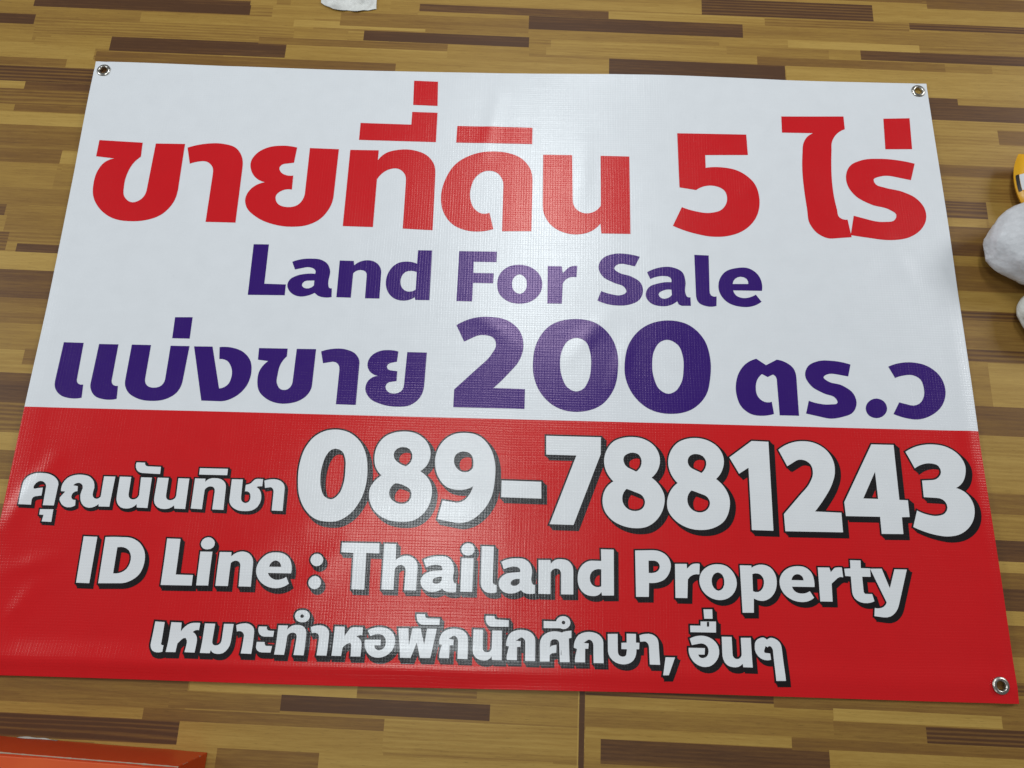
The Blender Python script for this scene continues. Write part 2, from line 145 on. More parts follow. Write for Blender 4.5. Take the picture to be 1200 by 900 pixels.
    'purpose': """
-4754,-4231 -4621,-4237 -4625,-4527~ -4587,-4543 -4583,-4627 -4656,-4637~ -4725,-4614~ -4763,-4559~ -4769,-4502~
-4528,-4235 -4384,-4237 -4378,-4357 -4326,-4287~ -4260,-4245~ -4189,-4235~ -4123,-4236 -4128,-4333 -4175,-4334~ -4210,-4358 -4161,-4397~ -4136,-4464~ -4137,-4627 -4277,-4625 -4271,-4501~ -4298,-4440 -4349,-4458~ -4400,-4516 -4401,-4628 -4536,-4629
-4057,-4240 -3913,-4240 -3922,-4458~ -3906,-4515~ -3862,-4527~ -3812,-4507~ -3794,-4455~ -3790,-4239 -3655,-4238 -3664,-4475~ -3686,-4560~ -3743,-4623~ -3824,-4636~ -3886,-4621~ -3920,-4588 -3926,-4630 -4063,-4629
-3617,-4252 -3530,-4227~ -3446,-4230~ -3381,-4269~ -3356,-4331~ -3353,-4624 -3499,-4622 -3492,-4391~ -3516,-4346~ -3554,-4330~ -3598,-4337
-3298,-4261 -3184,-4261 -3184,-4292~ -3148,-4314~ -3079,-4316 -3085,-4394 -3211,-4395~ -3274,-4368~ -3301,-4318~
-3304,-4466 -3191,-4466 -3190,-4491~ -3167,-4516~ -3084,-4516 -3090,-4601 -3211,-4602~ -3279,-4578~ -3304,-4533~
-3027,-4240 -2893,-4239 -2901,-4296 -2845,-4244~ -2762,-4227~ -2689,-4240~ -2638,-4290~ -2627,-4358~ -2628,-4626 -2769,-4624 -2757,-4395~ -2774,-4345~ -2817,-4331~ -2864,-4347~ -2888,-4376 -2899,-4626 -3036,-4625
-2717,-4025~ -2637,-4043~ -2600,-4106~ -2624,-4169~ -2706,-4192~ -2774,-4173~ -2813,-4111~ -2787,-4047~|-2711,-4082~ -2682,-4108~ -2706,-4135~ -2736,-4109~
-2574,-4252 -2486,-4227~ -2396,-4232~ -2332,-4271~ -2308,-4338~ -2312,-4621 -2451,-4622 -2444,-4393~ -2463,-4342~ -2501,-4326~ -2552,-4333
-2236,-4234 -2100,-4234 -2091,-4358 -2028,-4263~ -1970,-4236~ -1844,-4236 -1844,-4344 -1889,-4343~ -1924,-4361 -1867,-4401~ -1844,-4463~ -1843,-4622 -1979,-4624 -1984,-4500~ -2003,-4446 -2058,-4468~ -2104,-4514 -2110,-4621 -2244,-4621
-1773,-4274 -1682,-4237~ -1575,-4229~ -1477,-4255~ -1407,-4316~ -1381,-4395~ -1395,-4497~ -1455,-4577~ -1546,-4624~ -1641,-4628~ -1726,-4595~ -1786,-4518~ -1801,-4399 -1581,-4394 -1581,-4470 -1664,-4472 -1649,-4514~ -1594,-4535~ -1537,-4511~ -1511,-4454~ -1516,-4387~ -1555,-4337~ -1622,-4321~ -1687,-4334~ -1733,-4352
-1347,-4237 -1207,-4233 -1185,-4457 -1149,-4232 -1036,-4229 -973,-4441 -942,-4230 -808,-4230 -876,-4618 -1019,-4620 -1078,-4421 -1149,-4623 -1295,-4623
-1101,-4039 -980,-4039 -979,-4070~ -953,-4093~ -773,-4094 -775,-4177 -1002,-4182~ -1064,-4159~ -1095,-4102~
-764,-4436 -760,-4345~ -710,-4264~ -628,-4228~ -532,-4223~ -436,-4246~ -376,-4307~ -364,-4380~ -360,-4619 -500,-4618 -504,-4384~ -527,-4333~ -576,-4318~ -634,-4359 -564,-4372 -568,-4442 -618,-4443 -615,-4614 -752,-4615 -750,-4537~ -725,-4440
-295,-4225 -159,-4225 -155,-4465~ -139,-4510~ -97,-4522~ -50,-4508~ -31,-4468~ -29,-4232 106,-4232 114,-4621 -22,-4621 -27,-4575 -76,-4620~ -146,-4630~ -230,-4608~ -286,-4547~ -295,-4458~
-126,-4037 -5,-4038 -2,-4063~ 26,-4085~ 197,-4090 197,-4178 -31,-4181~ -91,-4163~ -123,-4112~
168,-4432 178,-4344~ 223,-4263~ 312,-4221~ 414,-4216~ 510,-4245~ 565,-4306~ 575,-4379~ 576,-4621 437,-4621 435,-4383~ 416,-4332~ 368,-4316~ 303,-4361 373,-4367 369,-4441 321,-4442 324,-4616 185,-4616 183,-4547~ 210,-4439
642,-4625 638,-4400~ 667,-4303~ 738,-4245~ 845,-4222~ 947,-4236 1001,-4217~ 1079,-4207 1079,-4304 1043,-4311 1053,-4623 918,-4624 909,-4405~ 894,-4343~ 840,-4327~ 787,-4357~ 778,-4442 811,-4413~ 871,-4400 869,-4505 812,-4514~ 777,-4543 776,-4621
688,-4089 862,-4089 891,-4040~ 957,-4016~ 1024,-4031~ 1062,-4082~ 1060,-4128~ 1024,-4172~ 971,-4190~ 923,-4179 689,-4183|967,-4076~ 994,-4101~ 968,-4128~ 940,-4102~
1112,-4433 1127,-4343~ 1180,-4262~ 1276,-4223~ 1372,-4221~ 1467,-4255~ 1517,-4316~ 1524,-4389~ 1524,-4625 1385,-4625 1386,-4393~ 1365,-4339~ 1312,-4321~ 1250,-4365 1321,-4372 1314,-4442 1270,-4443 1267,-4620 1127,-4622 1133,-4545~ 1157,-4449
1587,-4238 1725,-4234 1725,-4463~ 1739,-4513~ 1792,-4534~ 1840,-4511~ 1853,-4435 1776,-4434 1777,-4351 1851,-4347 1851,-4228 1982,-4228 1980,-4344 2028,-4345 2023,-4431 1984,-4432 1977,-4502~ 1940,-4576~ 1868,-4622~ 1785,-4633~ 1690,-4610~ 1614,-4545~ 1587,-4467~
2030,-4246 2114,-4225~ 2209,-4230~ 2274,-4274~ 2296,-4347~ 2306,-4626 2164,-4626 2161,-4396~ 2141,-4345~ 2100,-4324~ 2040,-4331
2387,-4526 2518,-4526 2419,-4758 2341,-4760
2734,-4272 2839,-4234~ 2951,-4233~ 3060,-4279~ 3128,-4368~ 3134,-4465~ 3078,-4571~ 2980,-4633~ 2885,-4636~ 2793,-4593~ 2725,-4498~ 2713,-4393 2941,-4392 2932,-4478 2842,-4480 2867,-4517~ 2914,-4523~ 2963,-4499~ 2989,-4439~ 2976,-4372~ 2922,-4335~ 2851,-4337~ 2759,-4357
2746,-4097 2893,-4096 2895,-4039 3112,-4034 3105,-4182 2746,-4185|2984,-4040 2981,-4106 3013,-4105 3016,-4041
2943,-3874 3067,-3870 3066,-3997 2949,-4000
3182,-4235 3321,-4234 3321,-4461~ 3334,-4505~ 3381,-4526~ 3429,-4503~ 3448,-4457~ 3448,-4243 3588,-4240 3588,-4630 3457,-4629 3453,-4584 3391,-4626~ 3312,-4632~ 3234,-4605~ 3187,-4531~ 3179,-4449~
3638,-4340 3657,-4279~ 3716,-4240~ 3764,-4231~ 3813,-4260 3859,-4233~ 3922,-4242~ 3990,-4293~ 4012,-4368~ 4033,-4792 3899,-4795 3887,-4401~ 3874,-4364 3844,-4342~ 3816,-4361 3788,-4344 3764,-4404~ 3774,-4434~ 3845,-4440 3852,-4522 3792,-4531~ 3714,-4511~ 3647,-4437~""",
}
STRIPS = """-872,-483,6026,6322,100 -1063,-872,5871,6314,40 -485,-438,6241,6409,30 -402,-167,5820,5966,10 -1051,-863,5639,5852,100 -862,-399,5413,5793,42 -1045,-859,5274,5634,35 -1035,-743,4937,5256,20 -853,-718,5230,5372,30 -719,-409,5152,5449,95 -409,-124,5132,5434,25 -275,18,5583,5796,100 -459,-125,5428,5572,55 -408,160,5126,5374,25 -125,160,5271,5575,30 -740,-213,4881,5128,65 -213,161,4856,5120,25 160,468,5004,5419,100 19,160,5395,5556,35 49,420,5445,5606,22 420,749,5414,5592,60 470,1063,4789,5421,13 603,1070,5610,5808,90 476,708,5808,5962,10 -181,158,6261,6419,85 16,397,5972,6257,95 -320,16,5880,6173,50 325,632,6438,6793,95 731,1092,6769,7034,70 632,1086,6441,6740,25 695,1081,6298,6437,90 158,437,6263,6429,20 -248,325,6452,6640,25 437,694,6070,6401,50 397,1078,5977,6252,40 -1027,-788,4771,4937,55 -787,-736,4767,4925,20 -1022,-715,4450,4762,90 -850,-709,4282,4445,85 -1014,-850,4303,4450,20 -1010,-706,3989,4295,60 -1002,-858,3854,3989,35 -858,-700,3850,3984,60 -998,-697,3586,3837,8 -992,-692,3125,3586,55 -980,-758,2866,3125,60 -758,-683,2868,3111,15 -973,-760,2388,2866,35 -961,-669,2075,2388,50 -953,-828,1874,2075,80 -828,-663,1603,2065,45 -947,-823,1583,1874,30 -940,-812,1251,1583,65 -795,-684,1219,1384,85 -931,-695,923,1236,10 -923,-702,441,923,80 -910,-692,13,441,50 -899,-683,-422,13,35 -888,-674,-793,-422,22 -742,-688,-651,-389,60 -878,-666,-1264,-793,85 -866,-657,-1726,-1264,65 -854,-647,-1997,-1726,10 -847,-641,-2430,-1997,60 -836,-632,-2791,-2430,20 -826,-625,-3519,-2791,55 584,763,4755,4885,85 763,1054,4761,4900,30 583,1051,4429,4755,85 580,1046,3573,4443,27 824,1043,3996,4282,60 573,1031,3360,3573,62 572,1027,2893,3360,42 568,787,2576,2893,82 787,1019,2450,2892,20 565,783,2419,2576,20 564,1010,2140,2419,60 562,1005,1879,2140,75 560,1001,1710,1892,30 559,998,1275,1710,60 555,990,937,1275,25 553,984,777,937,85 551,981,289,777,50 548,972,91,289,75 546,754,-641,91,40 754,969,-624,80,18 540,956,-1085,-628,72 537,948,-1969,-1085,20 530,933,-2267,-1964,58 527,927,-2652,-2267,35 524,921,-2952,-2646,87 522,915,-3106,-2949,12 521,912,-3333,-3106,60 519,908,-3637,-3330,85 517,903,-3835,-3637,12 515,900,-4256,-3832,55 512,892,-4591,-4253,30 509,886,-4757,-4591,72 -772,-409,-5456,-4899,55 -757,-465,-5601,-5461,30 -753,-413,-5897,-5601,95 -413,-133,-5908,-5602,25 -465,-135,-5602,-5453,62 -432,-279,-5436,-5220,52 -407,-176,-5207,-4999,12 -176,-11,-5168,-4949,60 -279,8,-5411,-5205,100 -357,-219,-6259,-5912,60 -219,131,-6403,-5907,25 -135,130,-5868,-5443,28 -11,128,-5170,-4929,40 8,129,-5421,-5194,35 138,397,-5017,-4797,85 138,478,-5172,-5024,25 138,477,-5420,-5172,45 139,420,-5558,-5420,20 139,160,-5875,-5569,30 160,469,-5873,-5567,90 419,871,-5588,-5428,62 469,869,-5974,-5565,20 397,883,-5062,-4799,55 478,709,-5188,-5036,10 477,603,-5424,-5199,50 708,878,-5213,-5040,50 603,875,-5421,-5206,90"""

# ------------------------------------------------------------------ helpers
def tag(o, label=None, cat=None, group=None, kind=None):
    if label: o['label'] = label
    if cat: o['category'] = cat
    if group: o['group'] = group
    if kind: o['kind'] = kind
    return o

def empty(name, loc, rz=0.0):
    o = bpy.data.objects.new(name, None); col.objects.link(o)
    o.location = loc; o.rotation_euler = (0, 0, rz); o.empty_display_size = 0.05
    return o

def mesh_obj(name, verts, faces, mats, parent=None, smooth=False, mat_idx=None, normals=None):
    me = bpy.data.meshes.new(name)
    me.from_pydata([tuple(v) for v in verts], [], [tuple(f) for f in faces])
    for m in (mats if isinstance(mats, (list, tuple)) else [mats]): me.materials.append(m)
    if mat_idx is not None: me.polygons.foreach_set('material_index', mat_idx)
    me.polygons.foreach_set('use_smooth', [smooth] * len(me.polygons))
    if normals is not None: me.normals_split_custom_set_from_vertices([tuple(n) for n in normals])
    me.update()
    o = bpy.data.objects.new(name, me); col.objects.link(o)
    if parent: o.parent = parent
    return o

class NT:
    def __init__(s, name):
        s.m = bpy.data.materials.new(name); s.m.use_nodes = True
        s.t = s.m.node_tree; s.b = s.t.nodes['Principled BSDF']
    def n(s, typ, **kw):
        nd = s.t.nodes.new(typ)
        for k, v in kw.items():
            if k.startswith('i_'): nd.inputs[int(k[2:]) if k[2:].isdigit() else k[2:]].default_value = v
            else: setattr(nd, k, v)
        return nd
    def l(s, a, b): s.t.links.new(a, b)
    def math(s, op, a, b=None, c=None):
        nd = s.n('ShaderNodeMath', operation=op)
        for i, v in enumerate((a, b, c)):
            if v is None: continue
            if isinstance(v, (int, float)): nd.inputs[i].default_value = v
            else: s.l(v, nd.inputs[i])
        return nd.outputs[0]
    def mix(s, fac, a, b, mode='MIX'):
        nd = s.n('ShaderNodeMix', data_type='RGBA', blend_type=mode)
        for i, v in ((0, fac), (6, a), (7, b)):
            if isinstance(v, (int, float)): nd.inputs[i].default_value = v
            elif isinstance(v, tuple): nd.inputs[i].default_value = (*v, 1)
            else: s.l(v, nd.inputs[i])
        return nd.outputs[2]
    def noise(s, vec, scale, detail=3, rough=0.5):
        nd = s.n('ShaderNodeTexNoise'); nd.inputs['Scale'].default_value = scale
        nd.inputs['Detail'].default_value = detail; nd.inputs['Roughness'].default_value = rough
        if vec is not None: s.l(vec, nd.inputs['Vector'])
        return nd.outputs['Fac']
    def coord(s): return s.n('ShaderNodeTexCoord').outputs['Object']
    def mapping(s, vec, scale, rot=(0, 0, 0), loc=(0, 0, 0)):
        nd = s.n('ShaderNodeMapping'); s.l(vec, nd.inputs[0])
        nd.inputs['Scale'].default_value = scale; nd.inputs['Rotation'].default_value = rot; nd.inputs['Location'].default_value = loc
        return nd.outputs[0]
    def ramp(s, fac, stops):
        nd = s.n('ShaderNodeValToRGB'); e = nd.color_ramp.elements
        while len(e) < len(stops): e.new(0.5)
        for k, (p, c) in zip(e, stops): k.position = p; k.color = (*c, 1)
        s.l(fac, nd.inputs[0]); return nd.outputs[0]
    def bump(s, h, strength, dist):
        nd = s.n('ShaderNodeBump'); nd.inputs['Strength'].default_value = strength; nd.inputs['Distance'].default_value = dist
        s.l(h, nd.inputs['Height']); s.l(nd.outputs[0], s.b.inputs['Normal'])
    def set(s, **kw):
        for k, v in kw.items():
            k = k.replace('_', ' ')
            if isinstance(v, tuple): s.b.inputs[k].default_value = (*v, 1)
            elif isinstance(v, (int, float)): s.b.inputs[k].default_value = v
            else: s.l(v, s.b.inputs[k])
        return s.m

# ------------------------------------------------------------------ printed vinyl: woven scrim shows through as a fine bump
def vinyl(name, color, rough=0.25, tint=(1, 1, 1)):
    k = NT(name); c = k.coord()
    sep = k.n('ShaderNodeSeparateXYZ'); k.l(c, sep.inputs[0])
    wob = k.noise(c, 6, 2)
    wx = k.math('ADD', sep.outputs[0], k.math('MULTIPLY', wob, 0.006))
    wy = k.math('ADD', sep.outputs[1], k.math('MULTIPLY', wob, 0.006))
    # flat cells of coating between fine grooves where the scrim yarns cross
    gx = k.math('MINIMUM', k.math('MULTIPLY', k.math('ABSOLUTE', k.math('SINE', k.math('MULTIPLY', wx, math.pi / 0.0043))), 1.7), 1.0)
    gy = k.math('MINIMUM', k.math('MULTIPLY', k.math('ABSOLUTE', k.math('SINE', k.math('MULTIPLY', wy, math.pi / 0.0039))), 1.7), 1.0)
    nx = k.noise(k.mapping(c, (240, 9, 1)), 1.0, 2); ny = k.noise(k.mapping(c, (7, 260, 1)), 1.0, 2)
    patch = k.noise(c, 5.0, 3, 0.6)
    hx = k.math('MULTIPLY', gx, k.math('MULTIPLY', nx, k.math('MULTIPLY', patch, 1.8)))
    hy = k.math('MULTIPLY', gy, k.math('MULTIPLY', ny, 1.3))
    cell = k.noise(c, 150, 3, 0.6)
    h = k.math('ADD', k.math('ADD', hx, hy), k.math('MULTIPLY', cell, 0.30))
    k.bump(h, WEAVE, 0.00035)
    scuff = k.noise(c, 9, 4, 0.6)
    inkv = k.math('MULTIPLY_ADD', k.noise(c, 35, 3), 0.07, 0.965)
    grime = k.math('SMOOTH_MIN', k.math('MULTIPLY', k.math('SUBTRACT', 0.66, k.noise(c, 13, 7, 0.72)), 1.6), 0.0, 0.06)
    inkv = k.math('ADD', inkv, grime)
    ro = k.math('MULTIPLY_ADD', scuff, 0.12, rough - 0.06)
    cc = k.mix(1.0, color, k.n('ShaderNodeCombineColor').outputs[0], 'MULTIPLY')
    comb = cc.node.inputs[7].links[0].from_node
    for i in range(3): k.l(inkv, comb.inputs[i])
    return k.set(Base_Color=cc, Roughness=ro, Specular_IOR_Level=0.5, Specular_Tint=tint)
WEAVE = 0.29
M_WHITE = vinyl('white_vinyl', (0.76, 0.77, 0.79))
M_TEXTWHITE = vinyl('white_print', (0.77, 0.775, 0.785))
M_RED = vinyl('red_print', (0.62, 0.009, 0.013), tint=(1, 0.80, 0.70))
M_LETTER_RED = vinyl('letter_red_print', (0.62, 0.009, 0.015), tint=(1, 0.80, 0.70))
M_PURPLE = vinyl('purple_print', (0.031, 0.007, 0.150), tint=(1, 0.72, 0.95))
M_BLACK = vinyl('black_print', (0.008, 0.006, 0.007))
def plain(name, color, rough, metal=0.0, spec=0.5):
    k = NT(name); c = k.coord()
    v = k.math('MULTIPLY_ADD', k.noise(c, 60, 4), 0.3, rough - 0.15)
    return k.set(Base_Color=color, Roughness=v, Metallic=metal, Specular_IOR_Level=spec)
M_NICKEL = plain('nickel', (0.50, 0.47, 0.42), 0.30, 1.0)

# ------------------------------------------------------------------ banner relief
W, H = 0.7215, 0.5
YB = -0.1183
rng = np.random.default_rng(11)
WAVES = []
for wl, amp, n in ((0.9, 1.0e-3, 3), (0.5, 0.55e-3, 4), (0.28, 0.26e-3, 6), (0.15, 0.085e-3, 8)):
    for _ in range(n):
        th = rng.uniform(0, math.pi); w = wl * rng.uniform(0.8, 1.25)
        WAVES.append((math.cos(th) * 2 * math.pi / w, math.sin(th) * 2 * math.pi / w, rng.uniform(0, 6.28), amp))
# soft wrinkles: x0, y0, x1, y1, half width, height
WRINK = [(-0.715, -0.30, -0.66, -0.20, 0.012, 0.0016), (-0.70, -0.36, -0.63, -0.34, 0.010, 0.0010),
         (-0.69, -0.44, -0.655, -0.38, 0.010, 0.0012), (-0.715, -0.40, -0.69, -0.46, 0.012, 0.0016),
         (-0.42, -0.36, -0.33, -0.33, 0.018, 0.0009), (-0.28, -0.39, -0.22, -0.31, 0.016, 0.0010),
         (-0.36, -0.30, -0.20, -0.27, 0.02, 0.0011), (-0.13, -0.24, 0.05, -0.25, 0.02, 0.0007),
         (-0.52, -0.32, -0.44, -0.27, 0.02, 0.0008), (-0.16, -0.36, 0.02, -0.38, 0.018, 0.0008),
         (0.10, -0.02, 0.16, 0.05, 0.015, 0.0008), (0.17, -0.06, 0.20, 0.02, 0.012, 0.0007),
         (-0.05, 0.05, 0.03, 0.00, 0.014, 0.0006), (0.12, 0.25, 0.13, 0.36, 0.016, 0.0008),
         (0.54, 0.08, 0.60, 0.20, 0.018, 0.0010), (0.40, 0.28, 0.46, 0.36, 0.016, 0.0012),
         (0.62, 0.20, 0.66, 0.10, 0.016, 0.0009), (-0.04, 0.34, -0.02, 0.46, 0.014, 0.0009)]
CREASE_X = [(-0.47, 0.016), (-0.235, -0.014), (0.012, 0.020), (0.205, -0.018), (0.43, 0.015), (0.60, 0.012)]
CREASE_Y = [(0.22, 0.010), (0.015, -0.012), (-0.235, 0.014)]
EYES = [(-0.7063, 0.4841), (0.7046, 0.4835), (0.6985, -0.4779), (-0.7045, -0.4800)]
def relief(x, y):
    x = np.asarray(x, float); y = np.asarray(y, float)
    h = np.full_like(x, 0.0042)
    for kx, ky, ph, a in WAVES: h = h + 0.33 * a * np.sin(kx * x + ky * y + ph)
    for x0, y0, x1, y1, w, a in WRINK:
        dx, dy = x1 - x0, y1 - y0; L2 = dx * dx + dy * dy
        t = np.clip(((x - x0) * dx + (y - y0) * dy) / L2, 0, 1)
        d2 = (x - x0 - t * dx) ** 2 + (y - y0 - t * dy) ** 2
        k = 1.7 if y0 < -0.2 else 1.1; w = w * (1.3 if y0 < -0.2 else 1.0)
        h = h + k * a * np.exp(-d2 / (w * w)) * (1 - 0.6 * np.abs(2 * t - 1))
    for xc, s in CREASE_X:                       # folds the banner was packed along
        d = x - xc + 0.004 * np.sin(9 * y + xc * 30)
        h = h + s * 0.024 * np.exp(-np.sqrt(d * d + 6.4e-5) / 0.03)
    for yc, s in CREASE_Y:
        d = y - yc + 0.004 * np.sin(7 * x + yc * 40)
        h = h + s * 0.024 * np.exp(-np.sqrt(d * d + 6.4e-5) / 0.03)
    # edges roll down towards the floor, most along the lower left
    low = 1 / (1 + np.exp((x - 0.15) / 0.12))
    eb = y + H
    h = h + (0.0015 + 0.0045 * low) * np.exp(-((eb - 0.024) / 0.017) ** 2) + 0.0016 * low * np.exp(-(eb / 0.010) ** 2) * (0.6 + 0.4 * np.sin(x * 17))
    el = x + W
    h = h + 0.0004 * np.exp(-((el - 0.02) / 0.016) ** 2) * (y < 0.2)*np.clip((0.2-y)/0.2,0,1)
    er = W - x
    h = h + 0.0022 * np.exp(-((er - 0.016) / 0.014) ** 2) * np.clip((0.1 - y) / 0.3, 0, 1)
    e = np.minimum(W - np.abs(x), H - np.abs(y))  # edges lift here and there
    lift = np.sin(6.3 * x + 11 * y + 0.7) + 0.7 * np.sin(13.1 * x - 8 * y + 2.1)
    h = h + 0.0016 * np.exp(-np.maximum(e, 0) / 0.030) * np.maximum(lift, -0.5)
    for ex, ey in EYES:                          # vinyl puckers round each eyelet
        dx, dy = x - ex, y - ey; r2 = dx * dx + dy * dy
        h = h + (0.0005 * np.sin(5 * np.arctan2(dy, dx) + 40 * ex) - 0.0006) * np.exp(-r2 / 0.022 ** 2) * np.minimum(1, r2 / 0.0001)
    return np.maximum(h, 0.0014)
def relief_normal(x, y):
    e = 0.0015
    gx = (relief(x + e, y) - relief(x - e, y)) / (2 * e); gy = (relief(x, y + e) - relief(x, y - e)) / (2 * e)
    n = np.stack([-gx, -gy, np.ones_like(gx)], 1)
    return n / np.linalg.norm(n, axis=1)[:, None]

# ------------------------------------------------------------------ outlines
def parse(txt):
    glyphs = []
    for line in txt.strip().split('\n'):
        cs = []
        for c in line.split('|'):
            pts = []
            for tk in c.split():
                s = tk.endswith('~'); x, y = tk.rstrip('~').split(',')
                pts.append((int(x) * 1e-4, int(y) * 1e-4, s))
            cs.append(smooth_loop(pts))
        glyphs.append(cs)
    return glyphs
def smooth_loop(pts, step=0.0035):
    n = len(pts); P = np.array([p[:2] for p in pts]); out = []
    for i in range(n):
        a, b = P[i], P[(i + 1) % n]; sa, sb = pts[i][2], pts[(i + 1) % n][2]
        L = np.linalg.norm(b - a)
        if not sa and not sb:
            k = max(1, int(L / 0.006)); out += [a + (b - a) * j / k for j in range(k)]; continue
        def tan(j):
            p, q, r = P[(j - 1) % n], P[j], P[(j + 1) % n]
            d1 = max(np.linalg.norm(q - p), 1e-6); d2 = max(np.linalg.norm(r - q), 1e-6)
            if not pts[(j - 1) % n][2] and d1 > 1.25 * d2: t = q - p      # leaves a straight stem
            elif not pts[(j + 1) % n][2] and d2 > 1.25 * d1: t = r - q
            else: t = (q - p) / d1 * d2 + (r - q) / d2 * d1               # leans to the shorter side
            return t / max(np.linalg.norm(t), 1e-9)
        ta = tan(i) if sa else None; tb = tan((i + 1) % n) if sb else None
        ch = (b - a) / max(L, 1e-9)
        if ta is None: ta = 2 * ch * (ch @ tb) - tb
        if tb is None: tb = 2 * ch * (ch @ ta) - ta
        k = max(2, int(L / step))
        for j in range(k):
            u = j / k; u2, u3 = u * u, u * u * u
            out.append((2*u3-3*u2+1)*a + (u3-2*u2+u)*L*ta + (-2*u3+3*u2)*b + (u3-u2)*L*tb)
    return np.array(out)
def inside(poly, q):
    x, y = q[:, 0], q[:, 1]; r = np.zeros(len(q), bool); n = len(poly)
    for i in range(n):
        x1, y1 = poly[i]; x2, y2 = poly[(i + 1) % n]
        if y1 == y2: continue
        r ^= ((y1 > y) != (y2 > y)) & (x < (x2 - x1) * (y - y1) / (y2 - y1) + x1)
    return r
def dist(poly, q):
    d = np.full(len(q), 9.0); n = len(poly)
    for i in range(n):
        a = poly[i]; b = poly[(i + 1) % n]; ab = b - a
        t = np.clip(((q - a) @ ab) / max(ab @ ab, 1e-12), 0, 1)
        d = np.minimum(d, np.linalg.norm(q - a - t[:, None] * ab, axis=1))
    return d
def in_glyph(g, q):
    r = np.zeros(len(q), bool)
    for c in g: r ^= inside(c, q)
    return r
def grow(g, r):
    out = []
    for c in g:
        n = len(c); res = []
        for i in range(n):
            p, q, s = c[i - 1], c[i], c[(i + 1) % n]
            e1 = q - p; e2 = s - q
            e1 = e1 / max(np.linalg.norm(e1), 1e-9); e2 = e2 / max(np.linalg.norm(e2), 1e-9)
            n1 = np.array([e1[1], -e1[0]]); n2 = np.array([e2[1], -e2[0]])
            m = n1 + n2; k = max(m @ m, 0.9); res.append(m * 2 / k)
        res = np.array(res)
        area2 = np.sum(c[:, 0] * np.roll(c[:, 1], -1) - np.roll(c[:, 0], -1) * c[:, 1])
        mid = (c + res * 1e-5)
        sgn = 1 if area2 > 0 else -1
        if c is not g[0]: sgn = -sgn
        out.append(c + sgn * res * r)
    return out
def triangulate(loops, keep, grid=0.010):
    pts = np.concatenate(loops); edges = []; k = 0
    for l in loops:
        n = len(l); edges += [(k + i, k + (i + 1) % n) for i in range(n)]; k += n
    lo, hi = pts.min(0), pts.max(0)
    gx, gy = np.meshgrid(np.arange(lo[0], hi[0], grid), np.arange(lo[1], hi[1], grid))
    g = np.stack([gx.ravel(), gy.ravel()], 1)
    allp = np.concatenate([pts, g])
    v, _, f = delaunay_2d_cdt([Vector(p) for p in allp], edges, [], 0, 1e-6, False)[:3]
    v = np.array([tuple(p) for p in v]); f = np.array([t for t in f if len(t) == 3])
    cen = v[f].mean(1); f = f[keep(cen)]
    a = v[f[:, 0]]; b = v[f[:, 1]]; c = v[f[:, 2]]
    flip = ((b[:, 0]-a[:, 0])*(c[:, 1]-a[:, 1]) - (b[:, 1]-a[:, 1])*(c[:, 0]-a[:, 0])) < 0
    f[flip] = f[flip][:, ::-1]
    used = np.unique(f); m = np.full(len(v), -1); m[used] = np.arange(len(used))
    return v[used], m[f]
def print_mesh(name, tris, mat, parent, dz):
    V = []; F = []; k = 0
    for v, f in tris: V.append(v); F.append(f + k); k += len(v)
    V = np.concatenate(V); F = np.concatenate(F)
    z = relief(V[:, 0], V[:, 1]) + dz
    return mesh_obj(name, np.c_[V, z], F, mat, parent, True, normals=relief_normal(V[:, 0], V[:, 1]))

